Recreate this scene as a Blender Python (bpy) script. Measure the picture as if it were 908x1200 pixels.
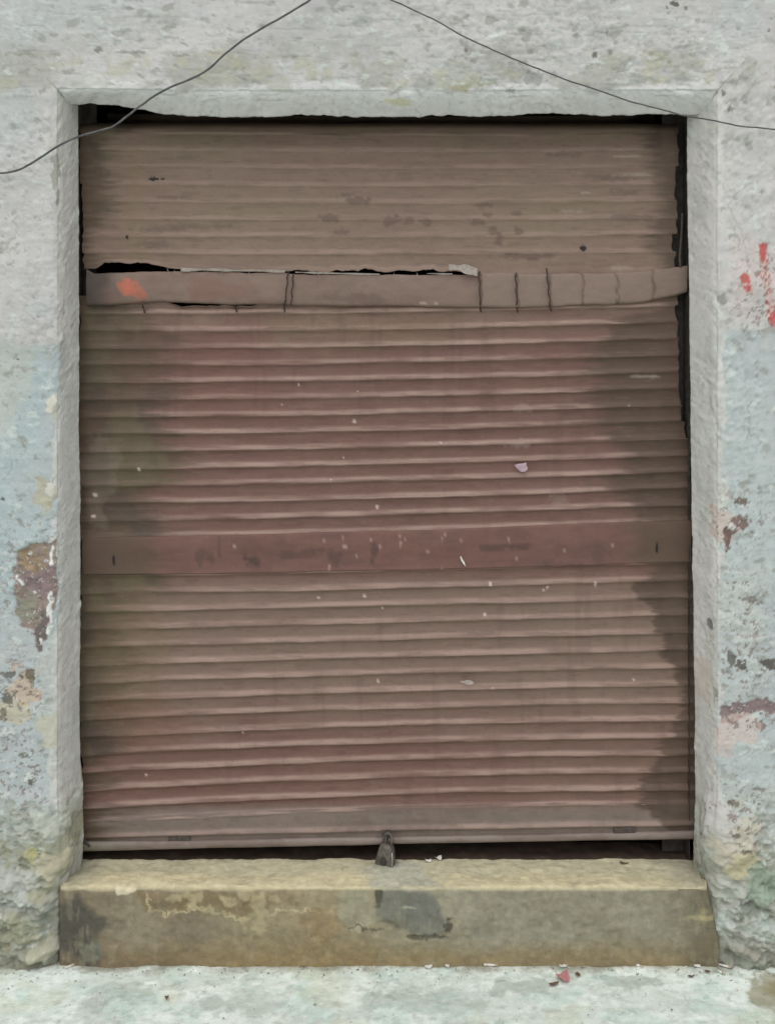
import bpy, math, random
import numpy as np

# ------------------------------------------------------------------ start
for o in list(bpy.data.objects):
    bpy.data.objects.remove(o)
scene = bpy.context.scene
COL = scene.collection
random.seed(7)

# ------------------------------------------------------------------ camera, sky, sun, exposure
D, H, F = 3.0, 1.84, 960.0            # camera distance to the wall face, height, focal length (photo pixels)
cam_d = bpy.data.cameras.new('camera')
cam = bpy.data.objects.new('camera', cam_d)
COL.objects.link(cam)
cam.location = (0, -D, H)
cam.rotation_euler = (math.radians(90), 0, 0)
cam_d.sensor_fit = 'VERTICAL'
cam_d.sensor_height = 24
cam_d.sensor_width = 24
cam_d.lens = 24 * F / 1200
cam_d.shift_y = -60 / 1200
cam_d.clip_end = 1000
cam_d.clip_start = 0.05
scene.camera = cam

SUN_EL, SUN_AZ = 63, -10              # overcast: a very soft sun high in front of the wall
w = bpy.data.worlds.new('World')
scene.world = w
w.use_nodes = True
nt = w.node_tree
bg = nt.nodes['Background']
sky = nt.nodes.new('ShaderNodeTexSky')
sky.sky_type = 'NISHITA'
sky.sun_disc = False
sky.sun_elevation = math.radians(SUN_EL)
sky.sun_rotation = math.radians(180 - SUN_AZ)
sky.dust_density = 4.0
sky.ozone_density = 1.0
hs = nt.nodes.new('ShaderNodeHueSaturation')
hs.inputs['Saturation'].default_value = 0.30      # a cloud-covered, nearly colourless sky
nt.links.new(sky.outputs[0], hs.inputs['Color'])
nt.links.new(hs.outputs[0], bg.inputs[0])
bg.inputs[1].default_value = 0.12
sun_d = bpy.data.lights.new('sun', 'SUN')
sun_d.energy = 1.5
sun_d.angle = math.radians(120)
sun_d.color = (1.0, 0.98, 0.955)
sun = bpy.data.objects.new('sun', sun_d)
COL.objects.link(sun)
sun.location = (0, -4, 8)
sun.rotation_euler = (math.radians(90 - SUN_EL), 0, math.radians(SUN_AZ))
scene.view_settings.view_transform = 'Standard'
scene.view_settings.look = 'None'
scene.view_settings.exposure = -0.08
scene.view_settings.gamma = 1.0
scene.cycles.use_denoising = True

# ------------------------------------------------------------------ helpers
def S(Y):
    return F / (D + Y)
def PX(px, Y):                       # metres along the wall for a width measured on the plane at depth Y
    return (np.asarray(px, float) - 454) / S(Y)
def PZ(py, Y):
    return H - (np.asarray(py, float) - 540) / S(Y)

def lin(r, g, b, k=1.0):
    def f(c):
        c /= 255.0
        return c / 12.92 if c <= 0.04045 else ((c + 0.055) / 1.055) ** 2.4
    return np.array([f(r) * k, f(g) * k, f(b) * k])

def _h(ix, iy, seed):
    n = (ix.astype(np.int64) * 374761393 + iy.astype(np.int64) * 668265263 + seed * 974634777) & 0xFFFFFFFF
    n = ((n ^ (n >> 13)) * 1274126177) & 0xFFFFFFFF
    n = n ^ (n >> 16)
    return (n & 0xFFFFFF).astype(np.float64) / float(0xFFFFFF) * 2 - 1
def vn(x, y, seed=0):
    x, y = np.broadcast_arrays(np.asarray(x, float), np.asarray(y, float))
    ix, iy = np.floor(x), np.floor(y)
    fx, fy = x - ix, y - iy
    u, v = fx * fx * fx * (fx * (fx * 6 - 15) + 10), fy * fy * fy * (fy * (fy * 6 - 15) + 10)
    a, b = _h(ix, iy, seed), _h(ix + 1, iy, seed)
    c, d = _h(ix, iy + 1, seed), _h(ix + 1, iy + 1, seed)
    return (a * (1 - u) + b * u) * (1 - v) + (c * (1 - u) + d * u) * v
def fbm(x, y, o=4, seed=0, gain=0.5):
    s, a, t, f = 0, 1.0, 0, 1.0
    for i in range(o):
        # turn each octave so that the lattice never shows
        c_, s_ = math.cos(0.6 * i + .3), math.sin(0.6 * i + .3)
        s = s + a * vn((x * c_ - y * s_) * f + 17.3 * i, (x * s_ + y * c_) * f + 5.1 * i, seed + i * 31)
        t += a; a *= gain; f *= 2.03
    return s / t * 1.6
def sfbm(x, y, o=3, seed=0, gain=.5):      # unrotated: keeps streaks along x
    s, a, t, f = 0, 1.0, 0, 1.0
    for i in range(o):
        s = s + a * vn(x * f + 17.3 * i, y * f + 5.1 * i, seed + i * 31)
        t += a; a *= gain; f *= 2.03
    return s / t * 1.6
def ss(a, b, x):
    t = np.clip((x - a) / (b - a), 0, 1)
    return t * t * (3 - 2 * t)

class Paint:
    """albedo and relief of a surface, laid out in surface coordinates p, q (320 units per metre)"""
    def __init__(s, p, q, base):
        s.p, s.q = p, q
        s.c = np.zeros(p.shape + (3,)) + base
        s.h = np.zeros(p.shape)
    def lay(s, m, rgb):
        m = np.clip(m, 0, 1)[..., None]
        s.c = s.c * (1 - m) + m * rgb
    def blob(s, cx, cy, rx, ry, rough=.4, soft=.3, seed=0, f=1.0):
        m = np.zeros(s.p.shape)
        R = 1.9
        k = (np.abs(s.p - cx) < rx * R) & (np.abs(s.q - cy) < ry * R)
        if k.any():
            p, q = s.p[k], s.q[k]
            L = f * 1.3 / math.sqrt(rx * ry)
            d = np.hypot((p - cx) / rx, (q - cy) / ry) + rough * fbm(p * L + seed * 3.1, q * L, 4, 11 + seed)
            m[k] = 1 - ss(1 - soft / 2, 1 + soft / 2, d)
        return m
    def poly(s, pts, rough=2.0, soft=1.5, seed=0, sc=.12):
        pts = np.array(pts, float)
        m = np.zeros(s.p.shape)
        x0, y0 = pts.min(0) - 8 - rough * 2; x1, y1 = pts.max(0) + 8 + rough * 2
        k = (s.p > x0) & (s.p < x1) & (s.q > y0) & (s.q < y1)
        if not k.any():
            return m
        p, q = s.p[k], s.q[k]
        dmin = np.full(p.shape, 1e9); ins = np.zeros(p.shape, bool)
        n = len(pts)
        for i in range(n):
            ax, ay = pts[i]; bx, by = pts[(i + 1) % n]
            ex, ey = bx - ax, by - ay
            t = np.clip(((p - ax) * ex + (q - ay) * ey) / (ex * ex + ey * ey + 1e-9), 0, 1)
            dmin = np.minimum(dmin, np.hypot(p - ax - t * ex, q - ay - t * ey))
            if ay != by:
                cr = ((ay > q) != (by > q)) & (p < (bx - ax) * (q - ay) / (by - ay) + ax)
                ins ^= cr
        sd = np.where(ins, -dmin, dmin) + rough * fbm(p * sc, q * sc, 4, 77 + seed)
        m[k] = 1 - ss(-soft, soft, sd)
        return m
    def line(s, pts, wd, rough=1.0, seed=0):
        m = np.zeros(s.p.shape)
        for (ax, ay), (bx, by) in zip(pts[:-1], pts[1:]):
            x0, x1 = min(ax, bx) - 6 - wd, max(ax, bx) + 6 + wd
            y0, y1 = min(ay, by) - 6 - wd, max(ay, by) + 6 + wd
            k = (s.p > x0) & (s.p < x1) & (s.q > y0) & (s.q < y1)
            if not k.any(): continue
            p = s.p[k] + rough * fbm(s.p[k] * .15, s.q[k] * .15, 3, 5 + seed)
            q = s.q[k] + rough * fbm(s.p[k] * .15 + 9, s.q[k] * .15, 3, 6 + seed)
            ex, ey = bx - ax, by - ay
            t = np.clip(((p - ax) * ex + (q - ay) * ey) / (ex * ex + ey * ey + 1e-9), 0, 1)
            d = np.hypot(p - ax - t * ex, q - ay - t * ey)
            m[k] = np.maximum(m[k], 1 - ss(wd * .5, wd, d))
        return m

def grid_mesh(name, X, Y, Z, mat, parent=None, albedo=None, flip=False, smooth=True):
    n, m = X.shape
    me = bpy.data.meshes.new(name)
    co = np.stack([X, Y, Z], -1).reshape(-1, 3).astype(np.float32)
    i = np.arange(n * m).reshape(n, m)
    q = [i[:-1, :-1], i[:-1, 1:], i[1:, 1:], i[1:, :-1]]
    if flip: q = q[::-1]
    f = np.stack(q, -1).reshape(-1, 4).astype(np.int32)
    me.vertices.add(len(co)); me.vertices.foreach_set('co', co.ravel())
    me.loops.add(f.size); me.loops.foreach_set('vertex_index', f.ravel())
    me.polygons.add(len(f))
    me.polygons.foreach_set('loop_start', np.arange(0, f.size, 4, dtype=np.int32))
    me.polygons.foreach_set('loop_total', np.full(len(f), 4, np.int32))
    me.polygons.foreach_set('use_smooth', np.full(len(f), smooth, bool))
    me.update(calc_edges=True)
    if albedo is not None:
        a = me.color_attributes.new('albedo', 'FLOAT_COLOR', 'POINT')
        c = np.ones((n * m, 4), np.float32); c[:, :3] = np.clip(albedo.reshape(-1, 3), 0.004, .9)
        a.data.foreach_set('color', c.ravel())
    me.materials.append(mat)
    o = bpy.data.objects.new(name, me)
    COL.objects.link(o)
    if parent: o.parent = parent
    return o

def mesh_obj(name, vs, fs, mat, parent=None, smooth=False, bevel=0):
    me = bpy.data.meshes.new(name)
    me.from_pydata([tuple(v) for v in vs], [], fs)
    me.update()
    me.materials.append(mat)
    o = bpy.data.objects.new(name, me)
    COL.objects.link(o)
    if parent: o.parent = parent
    if smooth:
        for p in me.polygons: p.use_smooth = True
    if bevel:
        b = o.modifiers.new('bevel', 'BEVEL'); b.width = bevel; b.segments = 2
    return o

def tube(pts, r, n=8, closed=False):
    P = np.array(pts, float); vs, fs = [], []
    k = len(P)
    up = np.array([0.13, .21, .97])
    for i in range(k):
        a = P[(i + 1) % k] if (closed or i < k - 1) else P[i]
        b = P[i - 1] if (closed or i > 0) else P[i]
        t = a - b; t /= np.linalg.norm(t) + 1e-12
        u = np.cross(t, up if abs(t @ up) < .95 else np.array([1, 0, 0.])); u /= np.linalg.norm(u)
        v = np.cross(t, u)
        rr = r[i] if hasattr(r, '__len__') else r
        for j in range(n):
            an = 2 * math.pi * j / n
            vs.append(P[i] + rr * (math.cos(an) * u + math.sin(an) * v))
    for i in range(k if closed else k - 1):
        for j in range(n):
            fs.append([i * n + j, i * n + (j + 1) % n, ((i + 1) % k) * n + (j + 1) % n, ((i + 1) % k) * n + j])
    if not closed:
        fs.append(list(range(n))[::-1]); fs.append([(k - 1) * n + j for j in range(n)])
    return vs, fs

def spline(pts, n=8):
    P = np.array(pts, float); out = []
    for i in range(len(P) - 1):
        p0, p1, p2, p3 = P[max(i - 1, 0)], P[i], P[i + 1], P[min(i + 2, len(P) - 1)]
        for t in np.linspace(0, 1, n, endpoint=False):
            out.append(.5 * (2 * p1 + (p2 - p0) * t + (2 * p0 - 5 * p1 + 4 * p2 - p3) * t * t + (3 * p1 - p0 - 3 * p2 + p3) * t ** 3))
    out.append(P[-1])
    return np.array(out)

def tag(o, label, cat=None, group=None, kind=None):
    if label: o['label'] = label
    if cat: o['category'] = cat
    if group: o['group'] = group
    if kind: o['kind'] = kind
    return o
def empty(name, loc):
    o = bpy.data.objects.new(name, None); COL.objects.link(o); o.location = loc
    o.empty_display_size = .1
    return o

# ------------------------------------------------------------------ materials
def mat_surface(name, rough=.9, fine=260, amount=.14, bump=.25, bdist=.0015, stretch=(1, 1, 1), spec=.25, metallic=0.0):
    """painted-on albedo (attribute) broken up by node noise, with fine bump"""
    m = bpy.data.materials.new(name); m.use_nodes = True
    t = m.node_tree; N = t.nodes; b = N['Principled BSDF']
    at = N.new('ShaderNodeAttribute'); at.attribute_name = 'albedo'
    tc = N.new('ShaderNodeTexCoord'); mp = N.new('ShaderNodeMapping'); mp.inputs['Scale'].default_value = stretch
    t.links.new(tc.outputs['Object'], mp.inputs[0])
    n1 = N.new('ShaderNodeTexNoise'); n1.inputs['Scale'].default_value = fine; n1.inputs['Detail'].default_value = 5
    n2 = N.new('ShaderNodeTexNoise'); n2.inputs['Scale'].default_value = fine / 7; n2.inputs['Detail'].default_value = 6
    for n in (n1, n2): t.links.new(mp.outputs[0], n.inputs['Vector'])
    ad = N.new('ShaderNodeMath'); ad.operation = 'ADD'
    t.links.new(n1.outputs['Fac'], ad.inputs[0]); t.links.new(n2.outputs['Fac'], ad.inputs[1])
    mr = N.new('ShaderNodeMapRange')
    mr.inputs['From Min'].default_value = .6; mr.inputs['From Max'].default_value = 1.4
    mr.inputs['To Min'].default_value = 1 - amount; mr.inputs['To Max'].default_value = 1 + amount
    t.links.new(ad.outputs[0], mr.inputs['Value'])
    mx = N.new('ShaderNodeVectorMath'); mx.operation = 'SCALE'
    t.links.new(at.outputs['Color'], mx.inputs[0]); t.links.new(mr.outputs[0], mx.inputs['Scale'])
    t.links.new(mx.outputs[0], b.inputs['Base Color'])
    b.inputs['Roughness'].default_value = rough
    b.inputs['Specular IOR Level'].default_value = spec
    b.inputs['Metallic'].default_value = metallic
    bp = N.new('ShaderNodeBump'); bp.inputs['Strength'].default_value = bump; bp.inputs['Distance'].default_value = bdist
    t.links.new(ad.outputs[0], bp.inputs['Height']); t.links.new(bp.outputs[0], b.inputs['Normal'])
    return m
def mat_plain(name, c1, c2, rough=.6, metallic=0.0, scale=60, bump=.2, spec=.3):
    m = bpy.data.materials.new(name); m.use_nodes = True
    t = m.node_tree; N = t.nodes; b = N['Principled BSDF']
    tc = N.new('ShaderNodeTexCoord')
    n = N.new('ShaderNodeTexNoise'); n.inputs['Scale'].default_value = scale; n.inputs['Detail'].default_value = 6
    t.links.new(tc.outputs['Object'], n.inputs['Vector'])
    r = N.new('ShaderNodeValToRGB')
    r.color_ramp.elements[0].position = .35; r.color_ramp.elements[1].position = .65
    r.color_ramp.elements[0].color = (*c1, 1); r.color_ramp.elements[1].color = (*c2, 1)
    t.links.new(n.outputs['Fac'], r.inputs[0]); t.links.new(r.outputs[0], b.inputs['Base Color'])
    b.inputs['Roughness'].default_value = rough; b.inputs['Metallic'].default_value = metallic
    b.inputs['Specular IOR Level'].default_value = spec
    bp = N.new('ShaderNodeBump'); bp.inputs['Strength'].default_value = bump; bp.inputs['Distance'].default_value = .001
    t.links.new(n.outputs['Fac'], bp.inputs['Height']); t.links.new(bp.outputs[0], b.inputs['Normal'])
    return m

M_wall = mat_surface('lime_plaster', .95, 260, .09, .35, .002)
M_step = mat_surface('cement_step', .85, 240, .17, .5, .002)
M_ground = mat_surface('washed_cement', .9, 230, .18, .5, .002)
M_shut = mat_surface('painted_sheet_steel', .62, 260, .13, .2, .0008, (.4, 1, 1), .35)
M_dark = mat_plain('grimy_dark_steel', (.035, .03, .026), (.065, .056, .048), .7, 0, 40)
M_void = mat_plain('dark_interior', (.05, .042, .037), (.08, .067, .058), .95, 0, 8)  # darkness put into the colour so the gaps read as unlit
M_wire = mat_plain('grey_cable_sheath', (.075, .075, .078), (.13, .13, .13), .6, 0, 30)
M_tie = mat_plain('rusty_binding_wire', (.045, .03, .024), (.085, .06, .048), .8, .2, 120)
M_lock = mat_plain('weathered_lock_steel', (.085, .075, .064), (.15, .133, .115), .5, .2, 90)
M_shine = mat_plain('highlight_steel', (.25, .24, .22), (.5, .48, .45), .35, .7, 140)
M_paper = mat_plain('dirty_white_paper', (.55, .54, .5), (.75, .74, .7), .9, 0, 120)
M_tape = mat_plain('peeling_tape', (.3, .26, .23), (.42, .37, .33), .8, 0, 90)
M_filter = mat_plain('cigarette_filter', (.42, .32, .2), (.52, .42, .29), .9, 0, 200)
M_ash = mat_plain('burnt_ash', (.02, .02, .02), (.08, .08, .08), .95, 0, 300)
M_pink = mat_plain('pale_pink_paper', (.38, .27, .31), (.46, .34, .38), .9, 0, 60)
M_petal = mat_plain('pink_petal', (.38, .15, .16), (.48, .24, .23), .8, 0, 80)
M_leaf = mat_plain('dry_leaf', (.09, .06, .04), (.16, .11, .07), .9, 0, 80)

# ------------------------------------------------------------------ pavement (structure)
def axis(a, b, step, lo, hi, g=1.35):
    mid = list(np.arange(a, b + step * .5, step))
    L, R = [], []
    d, x = step, a
    while x > lo: d *= g; x -= d; L.append(x)
    d, x = step, b
    while x < hi: d *= g; x += d; R.append(x)
    return np.array(L[::-1] + mid + R)

gx = axis(-1.75, 1.75, .006, -300, 300)
gy = axis(-.62, .05, .0045, -300, 40)
GX, GY = np.meshgrid(gx, gy)
p = 454 + 320 * GX; q = 1130 - 320 * GY
P = Paint(p, q, lin(210, 220, 212))
n1 = fbm(p * .012, q * .02, 5, 201); n2 = fbm(p * .03, q * .045, 5, 202); n3 = fbm(p * .09, q * .1, 4, 203)
P.lay(ss(-.1, .5, n1 + .5 * n2) * .7, lin(230, 241, 233))
P.lay(ss(.05, .35, n2 + .5 * n3) * .7, lin(230, 238, 231))
P.lay(ss(.25, .6, fbm(p * .02 + 7, q * .03, 5, 204) + .3 * n3) * .4, lin(184, 196, 186))
P.lay(ss(.2, .5, fbm(p * .03 + 13, q * .04, 4, 211)) * .5, lin(190, 214, 204))
P.lay(ss(.3, .6, fbm(p * .014 + 3, q * .02, 4, 207)) * .5, lin(202, 208, 186))
P.lay(ss(.45, .6, fbm(p * .1, q * .13, 4, 205)) * .3, lin(150, 160, 150))
P.lay(ss(.5, .62, fbm(p * .2, q * .2, 3, 209)) * .4, lin(226, 232, 225))
P.lay((1 - ss(2, 20, q - 1130 + 8 * n2 + 4 * n3)) * .75, lin(136, 132, 114))           # grime along the foot of the wall, deepened as painted contact shade
P.lay(P.blob(905, 1250, 40, 90, .5, .5, 3), lin(150, 136, 96))               # muddy corner
P.lay(P.blob(885, 1185, 30, 30, .6, .4, 5) * .8, lin(150, 145, 118))
P.lay(P.blob(20, 1330, 70, 70, .5, .9, 4) * .6, lin(150, 172, 182))
for i, (cx, cy, rx, ry, a) in enumerate([(600, 1175, 35, 14, .5), (720, 1165, 30, 10, .5), (300, 1190, 45, 22, .35), (480, 1200, 60, 20, .35), (150, 1185, 40, 20, .3), (560, 1260, 50, 20, .4), (380, 1280, 60, 25, .4), (120, 1290, 70, 24, .4), (700, 1270, 60, 28, .4)]):
    P.lay(P.blob(cx, cy, rx, ry, .7, .3, 40 + i) * a, lin(150, 162, 150))
# seams between old pours
for i, L in enumerate([[(110, 1230), (140, 1180), (165, 1128)], [(215, 1300), (235, 1210), (262, 1160), (280, 1130)], [(430, 1280), (440, 1180), (446, 1128)], [(640, 1300), (705, 1210), (730, 1130)], [(840, 1220), (800, 1128)]]):
    m = P.line(L, 2.2, 6, i); P.lay(m * .25, lin(150, 160, 152)); P.h -= .001 * m
hz = .0035 * n1 + .002 * n2 + .0012 * n3 + P.h - .004 * ss(0, -40, q - 1150) * 0
hz = np.where(np.abs(GX) > 3, 0, hz); hz = np.where(GY < -1.5, 0, hz)
pav = grid_mesh('pavement', GX, GY, hz, M_ground, albedo=P.c)
tag(pav, 'pale washed cement pavement in front of the shop', 'pavement', kind='structure')

# ------------------------------------------------------------------ building wall: one plaster shell with the opening and its reveals
YS = 0.20                                    # depth of the shutter behind the wall face
xL, xR, zT = PX(70, 0), PX(838, 0), PZ(107, 0)
zB = -.03
st = .0042
s_in = np.arange(-.30, .345, st)
d, x, out = st, s_in[-1], []
while x < 2.6: d *= 1.22; x += d; out.append(x)
s_ax = np.concatenate([s_in, out])
# rows behind: the reveal's back edge turns outwards so that no light leaks in
tl = np.linspace(0, 1, int((zT - zB) / st) + 1)
tt = np.linspace(0, 1, int((xR - xL) / st) + 1)[1:-1]
side = np.concatenate([np.zeros(len(tl)), np.ones(len(tt)), np.full(len(tl), 2)])
tv = np.concatenate([tl, tt, tl[::-1]])
Sg, Tg = np.meshgrid(s_ax, tv, indexing='ij')
SD = np.broadcast_to(side, Sg.shape)
r = .026
root = np.sqrt(Sg ** 2 + r * r)
O = .5 * (Sg + root); DP = .5 * (-Sg + root) - 0.0
WF = .5 * (1 + Sg / root)
def place(off):                              # position for an outward offset from the opening's edge (mitred corners)
    x = np.where(SD == 0, xL - off, np.where(SD == 2, xR + off, (xL - off) + Tg * (xR - xL + 2 * off)))
    z = np.where(SD == 1, zT + off, zB + Tg * (zT + off - zB))
    return x, z
X, Z = place(O)
XU, ZU = place(Sg)                           # unfolded coordinates for noise and paint
p = 454 + 320 * XU; q = 540 - 320 * (ZU - H)
Y = DP.copy()
# the reveals splay a little, the soffit plaster breaks off unevenly at its back edge
fdep = np.clip(DP / YS, 0, 1.6)
zfrac = np.clip((Z - .28) / (zT - .28), 0, 1)
SPL = .135                                   # the render is splayed back to here, then runs straight to the shutter
td = np.clip(DP / SPL, 0, 1)
xbL = PX(93 + 3 * (1 - zfrac), SPL); xbR = PX(803 + 12 * (1 - zfrac), SPL)
und = np.maximum(DP - SPL, 0)
X = X + np.where(SD == 0, (xbL - xL) * td ** 1.15 - .42 * und, np.where(SD == 2, (xbR - xR) * td ** 1.15 + .42 * und, 0))
tlip = np.clip(DP / .10, 0, 1)
pyb = 122 + 15 * ss(120, 235, p) + 1.6 * fbm(p * .02, 0 * p, 4, 301) + 1.1 * fbm(p * .1, 0 * p, 3, 302) - 1.5 * ss(560, 640, p)
YB = .085
drop = zT - PZ(pyb, YB)
rear = np.maximum(DP - .10, 0)
Y = np.where(SD == 1, YB * (tlip * .55 + .45 * tlip ** 2) + rear * .25, Y)   # a thick plaster lip hangs in front of the shutter's box
Z = np.where(SD == 1, Z - drop * tlip + rear * 3.0, Z)

W = Paint(p, q, lin(191, 189, 188))
a1 = fbm(p * .006, q * .006, 4, 311); a2 = fbm(p * .02, q * .02, 5, 312); a3 = fbm(p * .06, q * .08, 4, 313); a4 = fbm(p * .18, q * .22, 3, 314)
stk = sfbm(p * .02, q * .12, 4, 315)
W.lay(ss(-.3, .6, a1 + .3 * a2) * .5, lin(202, 198, 197))
W.lay(ss(.05, .6, a2) * .4, lin(174, 173, 173))
W.lay(ss(.2, .7, fbm(p * .009 + 9, q * .009, 4, 316)) * .5, lin(182, 187, 188))
W.lay(ss(.3, .6, stk + .3 * a3) * .3, lin(165, 166, 160))
# dirtier, lumpier band above the lintel
bandm = ss(50, 75, q + 12 * a2) * (1 - ss(98, 112, q + 4 * a3))
W.lay(bandm * ss(.0, .5, a2 + .5 * a3) * .5, lin(164, 163, 150))
W.lay(bandm * ss(.3, .6, fbm(p * .05 + 4, q * .05, 3, 318)) * .4, lin(178, 174, 146))
# cool limewash dado below shoulder height
edge = 403 + 6 * a2 - 14 * (p > 454) + 2 * a3
dado = ss(-3, 5, q - edge)
W.lay(dado * .82, lin(171, 180, 182))
W.lay(dado * ss(0, .6, a1 + .5 * a2 + .1) * .6, lin(169, 184, 186))
W.lay(dado * ss(.1, .6, fbm(p * .012 + 2, q * .008, 4, 319) + .25 * a3) * .55, lin(186, 186, 178))
W.lay(dado * (p > 454) * ss(-.4, .4, a1 + .4 * a2) * .45, lin(188, 192, 190))
W.lay((1 - np.abs(np.clip((q - edge - 6) / 14, -1, 1))) * ss(-.1, .4, a2) * .5, lin(158, 162, 158))
W.lay(dado * ss(.35, .6, stk) * .3, lin(190, 198, 196))
# band of newer render round the opening, colour raised to brighten the shaded reveals
jd = np.where(SD == 1, 107 - q, np.where(SD == 0, 70 - p, p - 838))
jb = 1 - ss(-3, 6, jd - 3 + 10 * a2 + 6 * a3)
W.lay(jb * .8 * (SD != 1), lin(206, 203, 199))
W.lay(jb * (SD == 2) * .6 * ss(-.2, .5, fbm(p * .03, q * .008, 4, 320)), lin(208, 206, 202))
W.lay(jb * (SD != 1) * ss(.1, .5, fbm(p * .05, q * .012, 4, 321)) * .5, lin(184, 186, 178))
W.lay(jb * (SD == 1) * .85, lin(214, 212, 212))
W.h += .0035 * jb
# rough broken render at the foot of the wall
low = ss(0, 90, q - 905 + 30 * a1 + 22 * a2 - 25 * (p > 454))
low2 = ss(860, 960, q + 20 * a2)
W.lay(low * .6, lin(166, 167, 152))
W.lay(low * ss(0, .5, a2 + .3 * a3) * .7, lin(180, 182, 170))
W.lay(low * ss(.1, .5, fbm(p * .025 + 3, q * .03, 4, 322)) * .65, lin(150, 148, 120))
W.lay(low * ss(.2, .55, fbm(p * .04 + 8, q * .05, 4, 323)) * .55, lin(138, 142, 126))
W.lay(low * ss(.2, .6, fbm(p * .03 + 1, q * .04, 4, 324)) * .5 * (p > 454), lin(160, 182, 170))
W.lay(low * ss(.4, .6, fbm(p * .09, q * .13, 4, 325)) * .45, lin(126, 124, 110))
W.lay(ss(1085, 1128, q + 12 * a2) * .55, lin(116, 112, 92))
# scattered pits and scuffs, more of them lower down
pit = ss(.70, .80, fbm(p * .07, q * .09, 4, 326) + .14 * ss(560, 900, q) + .05 * (q < 120))
W.lay(pit * .5 * (jd > 6), lin(142, 142, 133)); W.h -= .002 * pit
chip = ss(.70, .80, fbm(p * .06 + 20, q * .1, 4, 327) + .1 * ss(560, 900, q))
W.lay(chip * .45, lin(206, 214, 208)); W.h += .0012 * chip
scr = ss(.68, .84, sfbm(p * .035 + 3, q * .3, 3, 328)) * (q < 120)
W.lay(scr * .45, lin(150, 152, 148)); W.h -= .001 * scr
speck = ss(.7, .8, fbm(p * .25, q * .25, 2, 329))
W.lay(speck * .25, lin(140, 142, 134))

def spot(cx, cy, rx, ry, c, a=1., dh=-.002, seed=0, rough=.55, soft=.22):
    m = W.blob(cx, cy, rx, ry, rough, soft, seed) * a
    W.lay(m, lin(*c)); W.h += dh * m
BR, DK, WH = (112, 92, 88), (92, 88, 82), (214, 216, 212)
# large flake gone on the left pier
fl = W.poly([(20, 645), (38, 637), (69, 634), (71, 695), (66, 712), (61, 722), (57, 737), (51, 763), (45, 766), (40, 742), (28, 735), (20, 720), (17, 690)], 3.0, 1.2, 1)
W.lay(fl, lin(146, 132, 124)); W.h -= .007 * fl
W.lay(fl * W.blob(48, 678, 24, 20, .5, .5, 51), lin(133, 117, 116))
W.lay(fl * W.blob(36, 655, 14, 12, .6, .5, 52), lin(150, 132, 108))
W.lay(fl * W.blob(30, 715, 16, 20, .6, .5, 53), lin(140, 138, 124))
W.lay(fl * W.blob(50, 745, 9, 22, .6, .5, 54), lin(112, 102, 100))
rim = W.line([(61, 643), (62, 660)], 3.2, 3, 3) + W.line([(60, 698), (60, 722), (62, 732), (58, 745)], 3.6, 3, 4) + W.line([(22, 678), (27, 684)], 3, 2, 5)
W.lay(rim, lin(*WH)); W.h += .004 * rim
spot(41, 694, 2, 2, WH, 1, .002, 2); spot(36, 650, 3, 2, WH, 1, .002, 3); spot(48, 752, 2, 3, WH, 1, .002, 4)
spot(55, 582, 13, 20, (178, 168, 138), .6, 0, 60); spot(60, 575, 5, 10, (206, 204, 196), .8, .001, 61)
spot(62, 474, 7, 9, (212, 208, 196), .9, .003, 62); spot(66, 486, 4, 7, (190, 184, 170), .8, -.002, 63)
spot(5, 585, 3, 3, DK, .8); spot(22, 421, 2, 1.5, DK, .8)
spot(68, 205, 6, 22, (146, 146, 136), .7, -.003, 64); spot(71, 235, 3, 10, (140, 140, 126), .6, -.003, 65)
spot(30, 805, 16, 20, (196, 172, 148), .7, -.001, 66); spot(18, 830, 18, 14, (188, 178, 146), .6, -.001, 67)
spot(34, 792, 9, 6, (112, 100, 84), .9, -.004, 68); spot(8, 792, 10, 4, DK, .8, -.004, 69); spot(8, 818, 8, 8, DK, .8, -.004, 70); spot(38, 800, 3, 8, (120, 112, 88), .8, -.003, 71)
spot(4, 838, 4, 8, (120, 112, 96), .8, -.003, 72); spot(60, 855, 14, 22, (190, 186, 162), .6, .001, 73)
spot(35, 912, 6, 7, (206, 210, 204), .8, .003, 74); spot(35, 918, 4, 3, (90, 92, 84), .9, -.003, 75); spot(28, 886, 6, 3, (112, 116, 108), .8, -.003, 76)
spot(40, 1000, 14, 8, (176, 172, 128), .8, .004, 77); spot(62, 1010, 20, 14, (188, 180, 156), .7, .005, 78)
spot(20, 1030, 20, 14, (186, 188, 184), .6, .006, 79); spot(30, 1075, 20, 10, (150, 152, 128), .6, .004, 80); spot(55, 1105, 14, 12, (176, 174, 152), .7, .005, 81)
# right pier
spot(868, 588, 6, 4, (112, 100, 88), .9, -.004, 82); spot(846, 615, 18, 20, (196, 172, 160), .55, 0, 83)
spot(866, 612, 9, 8, (122, 98, 94), .9, -.004, 84); spot(851, 632, 4, 12, (112, 88, 84), .95, -.004, 85); spot(858, 622, 6, 4, BR, .9, -.003, 86); spot(857, 618, 4, 4, WH, .6, .001, 87)
spot(825, 740, 5.5, 7, (122, 120, 116), .95, -.003, 88, .25); spot(879, 704, 8, 4, (122, 116, 110), .8, -.003, 89)
spot(845, 352, 7, 7, (148, 148, 142), .8, -.001, 90, .3)
spot(856, 772, 5, 8, DK, .85, -.004, 91); spot(868, 779, 8, 5, DK, .9, -.004, 92); spot(903, 781, 11, 7, (84, 80, 76), .9, -.004, 93); spot(834, 818, 5, 9, (142, 142, 136), .8, -.003, 94)
spot(885, 831, 30, 8, (132, 114, 114), .95, -.004, 95, .7); spot(854, 838, 10, 9, (130, 112, 112), .9, -.004, 96, .7); spot(892, 850, 5, 5, BR, .8, -.003, 97)
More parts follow.
